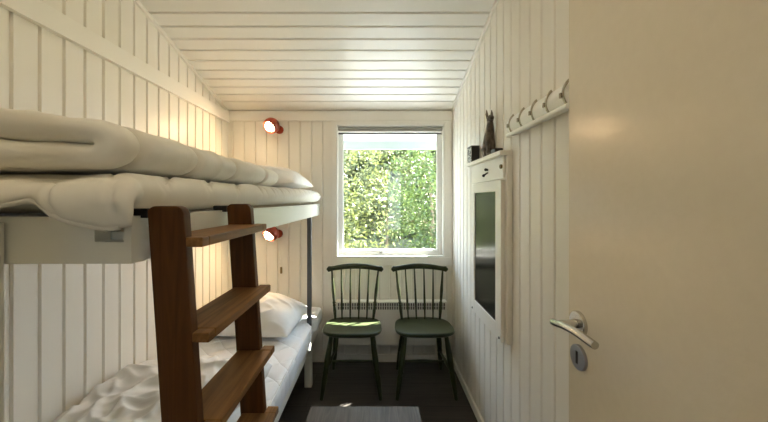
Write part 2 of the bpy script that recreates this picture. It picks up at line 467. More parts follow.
for k in range(34):
    mm = Matrix.Translation((WX0 + .0165, YB - .0105, 1.868 - k * .0125)); bmesh.ops.create_icosphere(bm, subdivisions=1, radius=.0026, matrix=mm)
tube(bm, [(WX0 + .0165, YB - .0105, 1.89), (WX0 + .0165, YB - .0105, 1.45)], .0008, 6)
new('bead_chain', bm, M['win'], t)

# ------------------------------------------------------------------ wall heater
t = thing('wall_heater', 'white electric panel heater with slotted grille under the window', 'heater', (.10, YB - .04, .15))
HX0, HX1 = -.335, .548
bm = B(); box(bm, HX0, HX1, YB - .082, YB - .019, .165, .515, .006, 3); body = new('heater_body', bm, M['heater'], t)
bm = B()
n = 46
for k in range(n):
    x = HX0 + .014 + (HX1 - HX0 - .028) * (k + .5) / n
    for z0, z1 in ((.452, .475), (.479, .502)):
        box(bm, x - .0055, x + .0055, YB - .0845, YB - .0822, z0, z1)
new('grille', bm, M['grille'], t, smooth=False)
for x in (HX0 + .12, HX1 - .12):
    bm = B(); box(bm, x - .02, x + .02, YB - .0185, YB - .001, .2, .48); new('wall_bracket', bm, M['heater'], t, smooth=False)

# ------------------------------------------------------------------ bunk bed
bed = thing('bunk_bed', 'white painted bunk bed along the boarded left wall', 'bunk bed', (-.85, 1.64, 0))
WW = M['white_wood']
RX0, RX1, Y0, Y1 = -.50, -.475, .63, 2.652
bm = B(); box(bm, RX0, RX1, Y0 + .03, Y1, 1.197, 1.288, .003); new('upper_side_rail', bm, WW, bed)
bm = B(); box(bm, -1.215, -.566, Y0, Y0 + .024, 1.195, 1.288, .003); new('end_board', bm, WW, bed)
bm = B()                                              # corner block with a slot in its face
box(bm, -.564, RX1, Y0 + .014, Y0 + .034, 1.197, 1.239); box(bm, -.564, -.546, Y0 + .014, Y0 + .034, 1.239, 1.288); box(bm, -.490, RX1, Y0 + .014, Y0 + .034, 1.239, 1.288); box(bm, -.564, -.546, Y0 - .004, Y0 + .014, 1.197, 1.288); box(bm, -.490, RX1, Y0 - .004, Y0 + .014, 1.197, 1.288)
box(bm, -.546, -.490, Y0 - .004, Y0 + .014, 1.197, 1.239)
new('corner_block', bm, WW, bed, smooth=False)
bm = B(); box(bm, -1.215, RX0 - .001, Y1 - .024, Y1, 1.197, 1.288, .003); new('end_board', bm, WW, bed)
bm = B(); box(bm, -1.215, -1.19, Y0 + .026, Y1 - .026, 1.197, 1.288, .003); new('wall_rail', bm, WW, bed)
bm = B(); box(bm, -1.189, RX0 - .001, Y0 + .036, Y1 - .026, 1.22, 1.255); new('upper_base', bm, WW, bed, smooth=False)
bm = B(); box(bm, RX0, RX1, Y0, Y1 - .01, .262, .345, .003); new('lower_side_rail', bm, WW, bed)
bm = B(); box(bm, -1.215, RX0 - .001, Y0, Y0 + .024, .262, .345, .003); new('end_board', bm, WW, bed)
bm = B(); box(bm, -1.215, RX0 - .001, Y1 - .034, Y1 - .01, .262, .345, .003); new('end_board', bm, WW, bed)
bm = B(); box(bm, -1.215, -1.19, Y0 + .026, Y1 - .036, .262, .345, .003); new('wall_rail', bm, WW, bed)
bm = B(); box(bm, -1.189, RX0 - .001, Y0 + .026, Y1 - .036, .30, .342); new('lower_base', bm, WW, bed, smooth=False)
for x, y in ((-.518, 2.285), (-.518, .70), (-1.21, 2.285), (-1.21, .70)):
    bm = B(); box(bm, x, x + .050, y, y + .045, 0, .2615, .003); new('leg', bm, WW, bed)
bm = B(); box(bm, -.503, -.473, 2.300, 2.325, .3455, 1.1965, .003); tag(new('steel_post', bm, M['steel'], bed), 'dark grey steel post')
bm = B(); box(bm, -.80, -.718, .592, .626, 0, 1.278, .003); new('end_post', bm, WW, bed)

# ------------------------------------------------------------------ bedding
def seam(d, w): return math.exp(-(d / w) ** 2)

# upper quilt, flat with the near end hanging over the end board
QX0, QX1 = -1.205, -.484
def q_hang(u):
    x = QX0 + (QX1 - QX0) * u
    h = .006
    h += .038 * max(0, min(1, (x + .70) / .17)) ** 1.4
    h -= .012 * math.exp(-((x + .655) / .035) ** 2)
    return h + .004 * math.sin(x * 31)
def q_cen(u, v):
    x = QX0 + (QX1 - QX0) * u
    L1 = 2.612 - .624; rad = .022; L2 = rad * PI / 2; L3 = q_hang(u)
    s = v * (L1 + L2 + L3)
    zc = lambda y: 1.334 + .013 * max(0, min(1, (y - .7) / 1.6)) 
    if s < L1:
        y = 2.612 - s; z = zc(y)
    elif s < L1 + L2:
        a = (s - L1) / rad; y = .624 - rad * math.sin(a); z = zc(.624) - rad * (1 - math.cos(a))
    else:
        y = .624 - rad; z = zc(.624) - rad - (s - L1 - L2)
    # soft waviness along the hem at the corner
    k = max(0, (v - .95) / .05)
    y += -.010 * k * math.sin(x * 40) * (1 if x > -.75 else .4)
    y -= .006 * k
    x += .026 * u * u * max(0, min(1, (y - 1.15) / .3))
    x += .030 * u * u * max(0, min(1, (v - .940) / .025))
    return Vector((x, y, z))
def q_half(u, v):
    x = QX0 + (QX1 - QX0) * u
    L = 2.06; s = v * L; y = 2.612 - s
    e = ease(min(u, 1 - u) * .743, 2.2, .055) * ease(min(v, 1 - v) * L, 2.2, .05)
    h = .043 if v < .93 else .043 - .024 * min(1, (v - .93) / .05)
    # stitching: waves running outwards near the edge, tighter towards the window
    ph = (y * 5.2 + .9 * math.sin((x + .46) * 9)) if y < 1.3 else y * 8.0
    d1 = abs(((ph + (x + .46) * 4.0) % 1) - .5); d2 = abs(((ph - (x + .46) * 4.0 + .35) % 1) - .5)
    st = max(seam(d1, .050), .8 * seam(d2, .050) if y > 1.25 else 0)
    bump = (.0045 * N(x, y, 0, 7) + .003 * N(x, y, 4, 18)) - .024 * st
    if v > .93: bump *= .4
    if x < -.56 and y < 1.75: bump = min(bump, 0)
    return (h * e, max(.004, (h + bump) * e) if e > 0 else 0)
bm = B(); sheet(bm, 90, 420, q_cen, q_half)
o = new('quilt', bm, M['cotton'], ang=180)
tag(o, 'cream quilt spread flat over the upper bunk, corner hanging over its end', 'quilt')
# piping along the hem is a part of the quilt
bm = B(); tube(bm, [q_cen(u / 60, .999) + Vector((0, -.002, 0)) for u in range(2, 59)], .006, 8); new('piping', bm, M['cotton'], o, ang=180)

# folded duvet lying on the quilt
FX0, FX1 = -1.165, -.578
def f_cen(u, v):
    L1 = FX1 - FX0; rad = .037; L2 = PI * rad
    tot = 2 * L1 + L2; s = u * tot
    y = .640 + 1.05 * v
    z0 = 1.4175 + .008 * (v)
    zs = 1 - .25 * v
    wob = .010 * N(0, y, 3, 3.0)
    if s < L1: x, z = FX0 + s, z0
    elif s < L1 + L2:
        a = (s - L1) / rad; x, z = FX1 + rad * math.sin(a), z0 + rad * (1 - math.cos(a)) * zs
    else: x, z = FX1 - (s - L1 - L2), z0 + 2 * rad * zs
    x += wob
    if s > L1 + L2 * .5:
        z += .004 * N(x, y, 9, 4)
        y -= .015 * N(x, 0, 5, 6)
    return Vector((x, y, z))
FS = (.075, .29, .53, .80)
def f_half(u, v):
    e = ease(min(v, 1 - v) * 1.10, 2.0, .035) * ease(min(u, 1 - u) * 1.25, 2.0, .04)
    p = f_cen(u, v)
    arch = .05 * math.sin(max(0, min(1, (p.x - FX0) / .65)) * PI)
    st = max([seam(v * 1.1 - q * 1.1 + arch * .9, .012) for q in FS] + [.6 * seam(p.x + .93, .014) if u > .5 else 0])
    h = .034 + .004 * N(p.x, p.y, 1 if u > .5 else 7, 6) + .0025 * N(p.x, p.y, 3, 16) + .007 * (max(0, 1 - 2.4 * abs(N(p.x * 1.6 + p.y * .5, p.y * .9, 6, 5))) ** 2 - .3) * (1 if u > .5 else .5)
    top = (h - .030 * st) * e
    # inner faces stay just clear of each other
    w = .014 * N(p.x * 2.2, p.y * .5, 9, 4.5) * min(1, max(0, FX1 - p.x) / .10)
    outer, inner = max(.003, top), (.0358 + (w if u < .5 else -w)) * e
    if e <= 0: return 0, 0
    return inner, outer
bm = B(); sheet(bm, 160, 280, f_cen, f_half)
for v in bm.verts:
    k = max(0, min(1, (v.co.x + .86) / .34)); k = k * k * (3 - 2 * k)
    v.co.z = 1.384 + (v.co.z - 1.384) * (.97 - .27 * k)
tag(new('duvet', bm, M['cotton'], ang=180), 'cream duvet folded lengthwise on top of the quilt, upper bunk', 'duvet')

def pillow(name, label, cx, cy, z, lx, ly, h, rot=0, tilt=0.0, seed=0, m='pillow', group=None):
    n = 70; bm = B(); top, bot = [], []
    for i in range(n + 1):
        a, c = [], []
        for j in range(n + 1):
            u, v = 2 * i / n - 1, 2 * j / n - 1
            pin = 1 - .07 * (u * u) * (1 - v * v) ; pin2 = 1 - .07 * (v * v) * (1 - u * u)
            x, y = u * lx / 2 * (1 - .06 * (1 - u * u) * 0 ) * pin2, v * ly / 2 * pin
            f = max(0, (1 - u ** 4) * (1 - v ** 4)) ** .62
            wr = .012 * N(x, y, seed, 7) + .016 * (max(0, 1 - 3 * abs(N(x + .5 * y, y * 1.4, seed + 5, 7))) ** 2 - .25)
            r = math.hypot(u, v)
            wr += .006 * math.sin(8 * math.atan2(v, u) + seed) * max(0, r - .55)
            zt = (h * .84 + wr) * f; zb = h * .16 * f
            q = Matrix.Rotation(rot, 3, 'Z') @ Vector((x, y, 0))
            base = z + h * .17 + tilt * (v + 1) * .5
            if i in (0, n) or j in (0, n):
                w = bm.verts.new((cx + q.x, cy + q.y, base)); a.append(w); c.append(w)
            else:
                a.append(bm.verts.new((cx + q.x, cy + q.y, base + zt))); c.append(bm.verts.new((cx + q.x, cy + q.y, base - zb)))
        top.append(a); bot.append(c)
    for i in range(n):
        for j in range(n):
            bm.faces.new((top[i][j], top[i + 1][j], top[i + 1][j + 1], top[i][j + 1]))
            qd = (bot[i][j], bot[i][j + 1], bot[i + 1][j + 1], bot[i + 1][j])
            try: bm.faces.new(qd)
            except ValueError: pass
    return tag(new(name, bm, M[m], ang=180), label, 'pillow', group)
pillow('pillow', 'white pillow on the upper bunk, beyond the folded duvet', -.835, 2.26, 1.400, .66, .60, .140, 0, 0, 2)
pillow('pillow', 'white pillow on the lower bunk under the wall lamp', -.865, 2.20, .472, .68, .48, .165, R(-4), .02, 11)

# lower mattress (quilted) : rounded slab with piped edges
bm = B(); box(bm, -1.215, -.448, Y0 + .03, 2.628, .347, .464, .035, 5)
for yy in (2.20, 2.225, 2.25, 2.27, 2.29, 2.335, 2.355, 2.375, 2.40, 2.425):
    bmesh.ops.bisect_plane(bm, geom=list(bm.verts) + list(bm.edges) + list(bm.faces), plane_co=(0, yy, 0), plane_no=(0, 1, 0))
def dent(x, y, off=0.0):
    k = max(0.0, min(1.0, (abs(y - 2.3125) - .0225) / .085)); k = k * k * (3 - 2 * k)
    return min(x, -.507 - off + (.059 + off) * k)
for v in bm.verts: v.co.x = dent(v.co.x, v.co.y)
mt = new('mattress', bm, M['ticking'], ang=60)
tag(mt, 'white quilted mattress on the lower bunk', 'mattress')
def loop(z):
    x0, x1, ya, yb, r = -1.206, -.457, Y0 + .039, 2.619, .035
    pts = []
    for cx, cy, a0 in ((x1 - r, yb - r, 0), (x0 + r, yb - r, 90), (x0 + r, ya + r, 180), (x1 - r, ya + r, 270)):
        for k in range(6):
            a = R(a0 + k * 18); pts.append((cx + r * math.cos(a), cy + r * math.sin(a), z))
    a_ = pts[-1]; ys = [ya + .1 + (yb - ya - .2) * k / 90 for k in range(91)]
    side = [(dent(x1, y, .010), y, z) for y in ys]
    return side + pts + [side[0]]
for z in (.452, .360):
    bm = B(); tube(bm, loop(z), .005, 8); new('piping', bm, M['ticking'], mt, ang=180)

# crumpled duvet on the lower bunk
def crumple(name, label, x0, x1, y0, y1, z, h, seed, m, nx=90, ny=120):
    bm = B(); top, bot = [], []
    for i in range(nx + 1):
        a, c = [], []
        for j in range(ny + 1):
            u, v = i / nx, j / ny
            wob = .05 * N(u * 3, v * 3, seed) 
            x = x0 + (x1 - x0) * u; y = y0 + (y1 - y0) * v
            if u > .5: x += .07 * N(0, y, seed + 3, 3.5) * (u - .5) * 2
            if v > .5: y += .08 * N(x, 0, seed + 6, 4.0) * (v - .5) * 2
            e = ease(min(u, 1 - u) * (x1 - x0), 2, .06) * ease(min(v, 1 - v) * (y1 - y0), 2, .07)
            r1 = 1 - abs(N(x * .8 + .3 * N(x, y, 2, 3), y * 1.3, seed, 4.6)) * 2
            r2 = 1 - abs(N(x + y * .6, y, seed + 8, 9)) * 2
            r3 = max(0, 1 - 3 * abs(N(x * 1.2 + y, y * .7 - x, seed + 2, 6))) ** 2
            hh = h * (.45 + .38 * r1 + .22 * r2 + r3 * .18 + .25 * N(x, y, seed + 4, 3))
            if i in (0, nx) or j in (0, ny):
                w = bm.verts.new((x, y, z + .004)); a.append(w); c.append(w)
            else:
                a.append(bm.verts.new((x, y, z + .006 + max(.004, hh) * e))); c.append(bm.verts.new((x, y, z)))
        top.append(a); bot.append(c)
    for i in range(nx):
        for j in range(ny):
            bm.faces.new((top[i][j], top[i + 1][j], top[i + 1][j + 1], top[i][j + 1]))
            try: bm.faces.new((bot[i][j], bot[i][j + 1], bot[i + 1][j + 1], bot[i + 1][j]))
            except ValueError: pass
    return tag(new(name, bm, M[m], ang=180), label, 'duvet')
crumple('duvet', 'rumpled white duvet on the lower bunk behind the wooden ladder', -1.212, -.545, .80, 1.66, .4665, .070, 3, 'pillow')

# ------------------------------------------------------------------ ladder
lad = thing('bunk_ladder', 'brown stained wooden ladder hooked on the upper bunk rail', 'ladder', (-.40, .84, 0))
def lean(z): return .066 * (1.308 - z)
def post(y0, y1):
    xa = -.460; w = .073
    bm = B(); t = bmesh.new()
    zb, zt, r = .0, 1.308, .016
    pl = [(xa + lean(zb), zb), (xa + w + lean(zb), zb), (xa + w + lean(zt - r), zt - r)]
    for k in range(1, 6):
        a = R(k * 18); pl.append((xa + w - r + r * math.cos(a), zt - r + r * math.sin(a)))
    for k in range(0, 5):
        a = R(90 + k * 18); pl.append((xa + r + r * math.cos(a), zt - r + r * math.sin(a)))
    pl.append((xa + lean(zt - r), zt - r))
    prism(bm, pl, y1 - y0, .004, mtx=Matrix(((1, 0, 0, 0), (0, 0, 1, y0), (0, 1, 0, 0), (0, 0, 0, 1))))
    return bm
PY = ((.645, .671), (.985, 1.011))
for ya, yb in PY: new('post', post(ya, yb), M['ladder_z'], lad, ang=30)
for k in range(7):
    z = 1.246 - .190 * k
    xo = -.460 + lean(z)
    bm = B()
    box(bm, xo + .006, xo + .108, PY[0][1] + .0005, PY[1][0] - .0005, z - .020, z, .003)
    box(bm, xo + .0735, xo + .108, PY[0][0], PY[0][1] + .0005, z - .020, z, .003)
    box(bm, xo + .0735, xo + .108, PY[1][0] - .0005, PY[1][1] + .006, z - .020, z, .003)
    new('step', bm, M['ladder_y'], lad, ang=30)
for ya, yb in PY:
    ym = (ya + yb) / 2; bm = B()
    box(bm, -.474, -.4605, ym - .010, ym + .010, 1.284, 1.303, .001)
    box(bm, -.503, -.4605, ym - .010, ym + .010, 1.2885, 1.303, .004)
    tag(new('hook', bm, M['black_metal'], lad), 'black hook over the bed rail')

# ------------------------------------------------------------------ chairs
GC = 'spindle-back chairs under the window'
ch = thing('spindle_chair', 'dark green spindle-back wooden chair nearer the bunk bed, sunlight across its seat', 'chair', (-.178, 2.32, 0), GC)
def superD(w_f, w_b, y0, y1, n=44):
    pts = []
    for k in range(n):
        a = 2 * PI * k / n
        c, s = math.cos(a), math.sin(a)
        x = math.copysign(abs(c) ** .55, c); y = math.copysign(abs(s) ** .62, s)
        t = (y + 1) / 2
        pts.append((x * (w_f * (1 - t) + w_b * t) / 2, y0 + (y1 - y0) * t))
    return pts
def seat_z(x, y): return .443 - .05 * (y + .19)
bm = B()
outer = superD(.425, .385, -.195, .170)
rings = []
for sc, dz in ((.55, -.034), (.90, -.033), (.985, -.022), (1.0, -.012), (.992, -.003), (.965, 0), (.85, -.003), (.55, -.007), (.2, -.008)):
    rings.append([bm.verts.new((x * sc, (y + .012) * sc - .012, seat_z(x * sc, (y + .012) * sc - .012) + dz)) for x, y in outer])
for a, b_ in zip(rings, rings[1:]):
    for k in range(len(a)): bm.faces.new((a[k], a[(k + 1) % len(a)], b_[(k + 1) % len(a)], b_[k]))
bm.faces.new(rings[0][::-1]); bm.faces.new(rings[-1])
new('seat', bm, M['chair'], ch, local=True, ang=50)
LEG = [(0, .013), (.06, .015), (.25, .019), (.42, .020), (.55, .017), (.58, .020), (.61, .0165), (.66, .0195), (.80, .0165), (.93, .0135), (1, .012)]
legs = [((-.138, -.125, .410), (-.196, -.172, 0)), ((.138, -.125, .410), (.196, -.172, 0)), ((-.125, .105, .400), (-.170, .220, 0)), ((.125, .105, .400), (.170, .220, 0))]
for a, b_ in legs:
    bm = B(); turned(bm, a, b_, LEG); new('leg', bm, M['chair'], ch, local=True)
def on(l, z):
    a, b_ = Vector(l[0]), Vector(l[1]); return a.lerp(b_, (a.z - z) / (a.z - b_.z))
ST = [(0, .007), (.2, .009), (.5, .0125), (.8, .009), (1, .007)]
mids = []
for i in (0, 1):
    p, q = on(legs[i], .165), on(legs[i + 2], .165); bm = B(); turned(bm, p, q, ST); new('stretcher', bm, M['chair'], ch, local=True); mids.append(p.lerp(q, .5))
bm = B(); turned(bm, mids[0], mids[1], ST); new('stretcher', bm, M['chair'], ch, local=True)
# back
def crest_p(t):            # t -1..1
    return Vector((.205 * t, .198 + .028 * (1 - t * t), .785 + .018 * max(0, 1 - t * t) ** 1.3))
bm = B(); pts, rad = [], []
n = 30; rings = []
for k in range(n + 1):
    t = -1.07 + 2.14 * k / n; p = crest_p(t)
    hz = .0165 + .005 * math.cos(t * PI / 2)
    if abs(t) > .9: hz = .0165 + .006 * math.sin((abs(t) - .9) / .17 * PI)
    if k in (0, n): hz = .006
    hy = .011 if k not in (0, n) else .005
    rings.append([bm.verts.new(p + Vector((0, math.copysign(abs(math.cos(a)) ** .8, math.cos(a)) * hy, math.copysign(abs(math.sin(a)) ** .8, math.sin(a)) * hz))) for a in [2 * PI * j / 14 for j in range(14)]])
for a, b_ in zip(rings, rings[1:]):
    for k in range(14): bm.faces.new((a[k], a[(k + 1) % 14], b_[(k + 1) % 14], b_[k]))
bm.faces.new(rings[0][::-1]); bm.faces.new(rings[-1])
new('crest_rail', bm, M['chair'], ch, local=True, ang=60)
SP = [(0, .0055), (.15, .0065), (.35, .0085), (.6, .0070), (1, .0050)]
for s in (-1, 1):
    a = Vector((s * .142, .120, .420)); b_ = crest_p(s * .88) - Vector((0, 0, .012))
    bm = B(); turned(bm, a, b_, [(0, .009), (.10, .010), (.18, .012), (.27, .009), (.29, .0135), (.32, .009), (.34, .0140), (.37, .0085), (.45, .011), (.6, .0125), (.75, .0095), (1, .007)], 14)
    new('back_post', bm, M['chair'], ch, local=True)
for s in (-.60, -.205, .205, .60):
    bm = B(); turned(bm, (s * .155, .130, .420), crest_p(s * .88 + .0) - Vector((0, 0, .010)), SP, 10); new('spindle', bm, M['chair'], ch, local=True)
c2 = copy_tree(ch); c2.location = (.322, 2.32, 0)
c2['label'] = 'dark green spindle-back wooden chair in the corner beside the right wall'

# ------------------------------------------------------------------ low table in the foreground
t = thing('low_table', 'low table with a grey-brown wood-grain top, in front of the chairs', 'table', (-.055, 1.09, 0))
bm = B(); box(bm, -.283, .172, .78, 1.372, .425, .450, .003); new('table_top', bm, M['table'], t)
for x in (-.262, .122):
    for y in (.80, 1.322):
        bm = B(); box(bm, x, x + .03, y, y + .03, 0, .4245, .002); new('leg', bm, M['table'], t)

# ------------------------------------------------------------------ wall lamps
def lamp_build(lab, loc):
    t = thing('wall_lamp', lab, 'lamp', loc, 'red reading lamps on the window wall')
    # local origin: wall point of the mount, -Y into the room
    ax = Vector((-.38, -.66, -.58)).normalized()
    c = Vector((-.030, -.108, .012))
    bm = B(); tube(bm, [(0, -.001, 0), (0, -.016, 0), (0, -.020, 0)], [.034, .034, .030], 24); new('wall_mount', bm, M['shade'], t, local=True)
    bm = B(); tube(bm, spline([(0, -.018, 0), (-.004, -.045, .002), tuple(c - ax * .050)], 5), .008, 10); new('arm', bm, M['shade'], t, local=True)
    r = .062
    up = Vector((0, 0, 1)); e1 = ax.cross(up).normalized(); e2 = ax.cross(e1)
    def ring(bm, d, rr, n=32): return [bm.verts.new(c + ax * d + e1 * (rr * math.cos(2 * PI * k / n)) + e2 * (rr * math.sin(2 * PI * k / n))) for k in range(n)]
    def dome(rad, lip):
        out = []
        for k in range(1, 13):
            a = PI - (PI - R(58)) * k / 12
            out.append((rad * math.cos(a), rad * math.sin(a)))
        return out
    bm = B(); o_, i_ = dome(r, 0), dome(r - .003, 0)
    ro = [ring(bm, d, q) for d, q in o_]; ri = [ring(bm, d, q) for d, q in i_]
    for rr in (ro, ri):
        for a, b_ in zip(rr, rr[1:]):
            for k in range(32): bm.faces.new((a[k], a[(k + 1) % 32], b_[(k + 1) % 32], b_[k]))
        bm.faces.new(rr[0])
    for k in range(32): bm.faces.new((ro[-1][k], ro[-1][(k + 1) % 32], ri[-1][(k + 1) % 32], ri[-1][k]))
    new('lamp_shade', bm, M['shade'], t, local=True)
    bm = B()
    bmesh.ops.create_uvsphere(bm, u_segments=24, v_segments=16, radius=.040, matrix=Matrix.Translation(c + ax * .014))
    tag(new('bulb', bm, M['bulb'], t, local=True), 'lit warm bulb')
    bm = B(); tube(bm, [c - ax * .058, c - ax * .025], .016, 16); new('socket', bm, M['black_metal'], t, local=True)
    return t, c, ax
lampinfo = []
l1, lc, lax = lamp_build('red ball-shaped reading lamp high on the wall above the upper bunk', (-.806, YB, 1.893))
l2 = copy_tree(l1); l2.location = (-.812, YB, 1.045)
l2['label'] = 'red ball-shaped reading lamp under the upper bunk, above the lower pillow'
for l in (l1, l2):
    d = bpy.data.lights.new('lamp_glow', 'SPOT'); d.energy = 7.0; d.color = (1.0, .66, .34); d.shadow_soft_size = .03
    d.spot_size = R(150); d.spot_blend = .6
    lo = bpy.data.objects.new('lamp_glow', d); COL.objects.link(lo); lo.parent = l
    lo.location = lc + lax * .058
    lo.rotation_euler = lax.to_track_quat('-Z', 'Y').to_euler()
bm = B(); tube(bm, spline([(0, -.004, -.03), (.004, -.004, -.12), (.018, -.004, -.22), (.022, -.004, -.275)], 6), .0022, 8)
cord = new('cord', bm, M['win'], l2, local=True)
bm = B(); box(bm, .014, .030, -.014, -.001, -.325, -.272, .003); tag(new('switch', bm, M['brass'], cord, local=True), 'small brass-coloured cord switch')

# ------------------------------------------------------------------ framed panel with shelf on the right wall
t = thing('wall_cabinet', 'white wall cabinet with shelf and black glass panel on the right wall', 'cabinet', (.60, 1.71, .665))
bm = B(); box(bm, .580, .606, 1.462, 1.985, .668, 1.523, .003); new('back_panel', bm, M['trim'], t)
bm = B(); box(bm, .5475, .606, 1.462, 2.015, 1.5235, 1.545, .003); new('shelf_board', bm, M['trim'], t)
bm = B(); box(bm, .570, .5795, 1.480, 1.968, 1.418, 1.523, .002); new('header', bm, M['trim'], t)
bm = B()
FX = .560
def yframe(bm, x0, x1, y0, y1, z0, z1, w_near, w_far, wb, wt, bev):
    box(bm, x0, x1, y0, y0 + w_near, z0, z1, bev); box(bm, x0, x1, y1 - w_far, y1, z0, z1, bev)
    box(bm, x0, x1, y0 + w_near, y1 - w_far, z0, z0 + wb, bev); box(bm, x0, x1, y0 + w_near, y1 - w_far, z1 - wt, z1, bev)
yframe(bm, FX, .5785, 1.482, 1.942, .668, 1.412, .072, .052, .070, .052, .0025)
fr_ = new('frame', bm, M['trim'], t)
bm = B(); box(bm, .5655, .572, 1.550, 1.894, .734, 1.364); tag(new('glass_panel', bm, M['glossy_black'], t, smooth=False), 'black glossy panel')
bm = B()
tube(bm, [(.5695, 1.684, 1.476), (.560, 1.684, 1.476)], .006, 10); bmesh.ops.create_icosphere(bm, subdivisions=2, radius=.008, matrix=Matrix.Translation((.558, 1.684, 1.477)))
tube(bm, spline([(.5695, 1.686, 1.462), (.556, 1.69, 1.452), (.552, 1.695, 1.446)], 4), .004, 8); bmesh.ops.create_icosphere(bm, subdivisions=2, radius=.008, matrix=Matrix.Translation((.551, 1.696, 1.447)))
tag(new('catch', bm, M['black_metal'], t), 'small dark catch')
bm = B(); tube(bm, [(.5695, 1.497, 1.474), (.562, 1.497, 1.474), (.560, 1.497, 1.474)], [.010, .010, .007], 14); tag(new('knob', bm, M['brass'], t), 'small aged brass button')
for y in (1.500, 1.925):
    bm = B(); tube(bm, [(FX - .0002, y, .684), (FX - .004, y, .684)], [.006, .005], 12); tag(new('screw', bm, M['dark'], t), 'black screw head')

# box on the shelf
t = thing('small_box', 'small black box with a speckled front at the far end of the wall shelf', 'box', (.575, 1.965, 1.546))
bm = B(); box(bm, .5535, .599, 1.920, 2.008, 1.5455, 1.636, .002); new('box_body', bm, M['black_box'], t)
bm = B(); box(bm, .5520, .5534, 1.923, 2.005, 1.548, 1.632); tag(new('box_front', bm, M['dotted'], t, smooth=False), 'speckled grey front')
bm = B(); box(bm, .5515, .601, 1.917, 2.0105, 1.6362, 1.642, .001); new('lid', bm, M['black_box'], t)

# seated animal figurine
fx, fy, fz = .580, 1.69, 1.5458
t = None
bm = B()
def P(x, y, z): return (fx + x * 1.2, fy + y * 1.1, fz + z)
tube(bm, [P(0, .030, .000), P(0, .026, .020), P(0, .018, .055), P(0, .006, .095), P(0, -.004, .130), P(0, -.008, .160), P(0, -.008, .178)], [.024, .031, .031, .028, .022, .018, .015], 16)
tube(bm, [P(0, .002, .176), P(0, -.008, .192), P(0, -.020, .198), P(0, -.034, .192), P(0, -.040, .188)], [.013, .018, .016, .011, .007], 14)
for s in (-1, 1):
    tube(bm, [P(s * .009, -.001, .196), P(s * .011, .004, .222), P(s * .011, .006, .246)], [.0065, .0075, .002], 10)      # ears
    tube(bm, [P(s * .010, .000, .105), P(s * .012, -.014, .060), P(s * .012, -.018, .012), P(s * .012, -.018, .002)], [.011, .010, .008, .008], 10)  # forelegs
    tube(bm, [P(s * .012, -.014, .006), P(s * .013, -.034, .006)], [.0085, .007], 10)
    tube(bm, [P(s * .014, .036, .040), P(s * .016, .012, .034), P(s * .016, .004, .010), P(s * .016, -.006, .006)], [.016, .015, .009, .007], 10)  # haunch
tube(bm, spline([P(.0, .045, .012), P(.004, .066, .010), P(.006, .082, .010)], 4), .007, 10)
o = new('animal_figurine', bm, M['figure'], ang=180)
for v in o.data.vertices: v.co.x = min(v.co.x, .6045); v.co.z = max(v.co.z, fz)
rm = o.modifiers.new('remesh', 'REMESH'); rm.mode = 'VOXEL'; rm.voxel_size = .003; rm.use_smooth_shade = True
sm = o.modifiers.new('smooth', 'SMOOTH'); sm.iterations = 3
tag(o, 'dark brown figurine of a sitting animal with upright ears on the wall shelf', 'figurine')

bm = B(); box(bm, .553, .592, 1.535, 1.600, 1.5456, 1.566, .004)
tag(new('black_case', bm, M['black_box']), 'small flat black case lying beside the figurine on the wall shelf', 'case')

# ------------------------------------------------------------------ coat rack
t = thing('coat_rack', 'white wall coat rack with five curved metal hooks on the right wall', 'coat rack', (.60, 1.2, 1.60))
def rackprof(off=0.0, n=14, z0=1.604, z1=1.684):
    out = []
    for k in range(n + 1):
        a = k / n
        z = z0 + (z1 - z0) * a
        d = .018 + .020 * math.sin(PI * min(1, a * 1.0)) ** .8
        out.append((XR - .001 - d - off, z))
    return out
def sweep_y(bm, poly, y0, y1):
    prism(bm, poly, y1 - y0, mtx=Matrix(((1, 0, 0, 0), (0, 0, 1, y0), (0, 1, 0, 0), (0, 0, 0, 1))))
bm = B(); p = rackprof(); sweep_y(bm, p + [(XR - .002, 1.684), (XR - .002, 1.604)], .988, 1.440); rail = new('rail', bm, M['win'], t, ang=35)
bm = B(); tube(bm, [(XR - .030, .984, 1.606), (XR - .030, 1.444, 1.606)], .0090, 14); new('lower_bar', bm, M['win'], t)
for k in range(5):
    y = 1.405 - .1025 * k; bm = B()
    q = rackprof(.0025, z0=1.604, z1=1.690)
    pts = [(x, y, z) for x, z in q]
    pts = [(XR - .040, y, 1.598), (XR - .036, y, 1.597)] + pts if False else pts
    # band over the rail
    a = rackprof(.0004, z0=1.606, z1=1.684); c = rackprof(.0045, z0=1.602, z1=1.692)
    sweep_y(bm, a + c[::-1], y - .0035, y + .0035)
    box(bm, XR - .047, XR - .040, y + .004, y + .012, 1.634, 1.650, .001)
    new('hook', bm, M['hook_metal'], t, ang=35)

# ------------------------------------------------------------------ outside
bm = B(); box(bm, -14, 14, YB + .13, 30, -.45, -.25); struct('ground_outside', bm, M['ground'], smooth=False)

bm = B(); box(bm, -4, 4, YB + .14, 4.6, -.249, -.20); struct('bounce_slab_outside', bm, M['bounce_slab'], smooth=False)  # unseen pale slab, added to bounce sunlight up through the window

def leaf(bm, c, L, W, rng):
    d = Vector((rng.gauss(0, 1), rng.gauss(0, 1), rng.gauss(-.2, .7))).normalized()
    a = Vector((rng.gauss(0, 1), rng.gauss(0, 1), rng.gauss(0, 1))); s = d.cross(a).normalized(); n_ = d.cross(s)
    p = [c - d * L * .5, c - d * L * .1 + s * W * .5, c + d * L * .5, c - d * L * .1 - s * W * .5 ]
    m_ = c + n_ * W * .12
    vs = [bm.verts.new(q) for q in p]; bm.faces.new(vs)

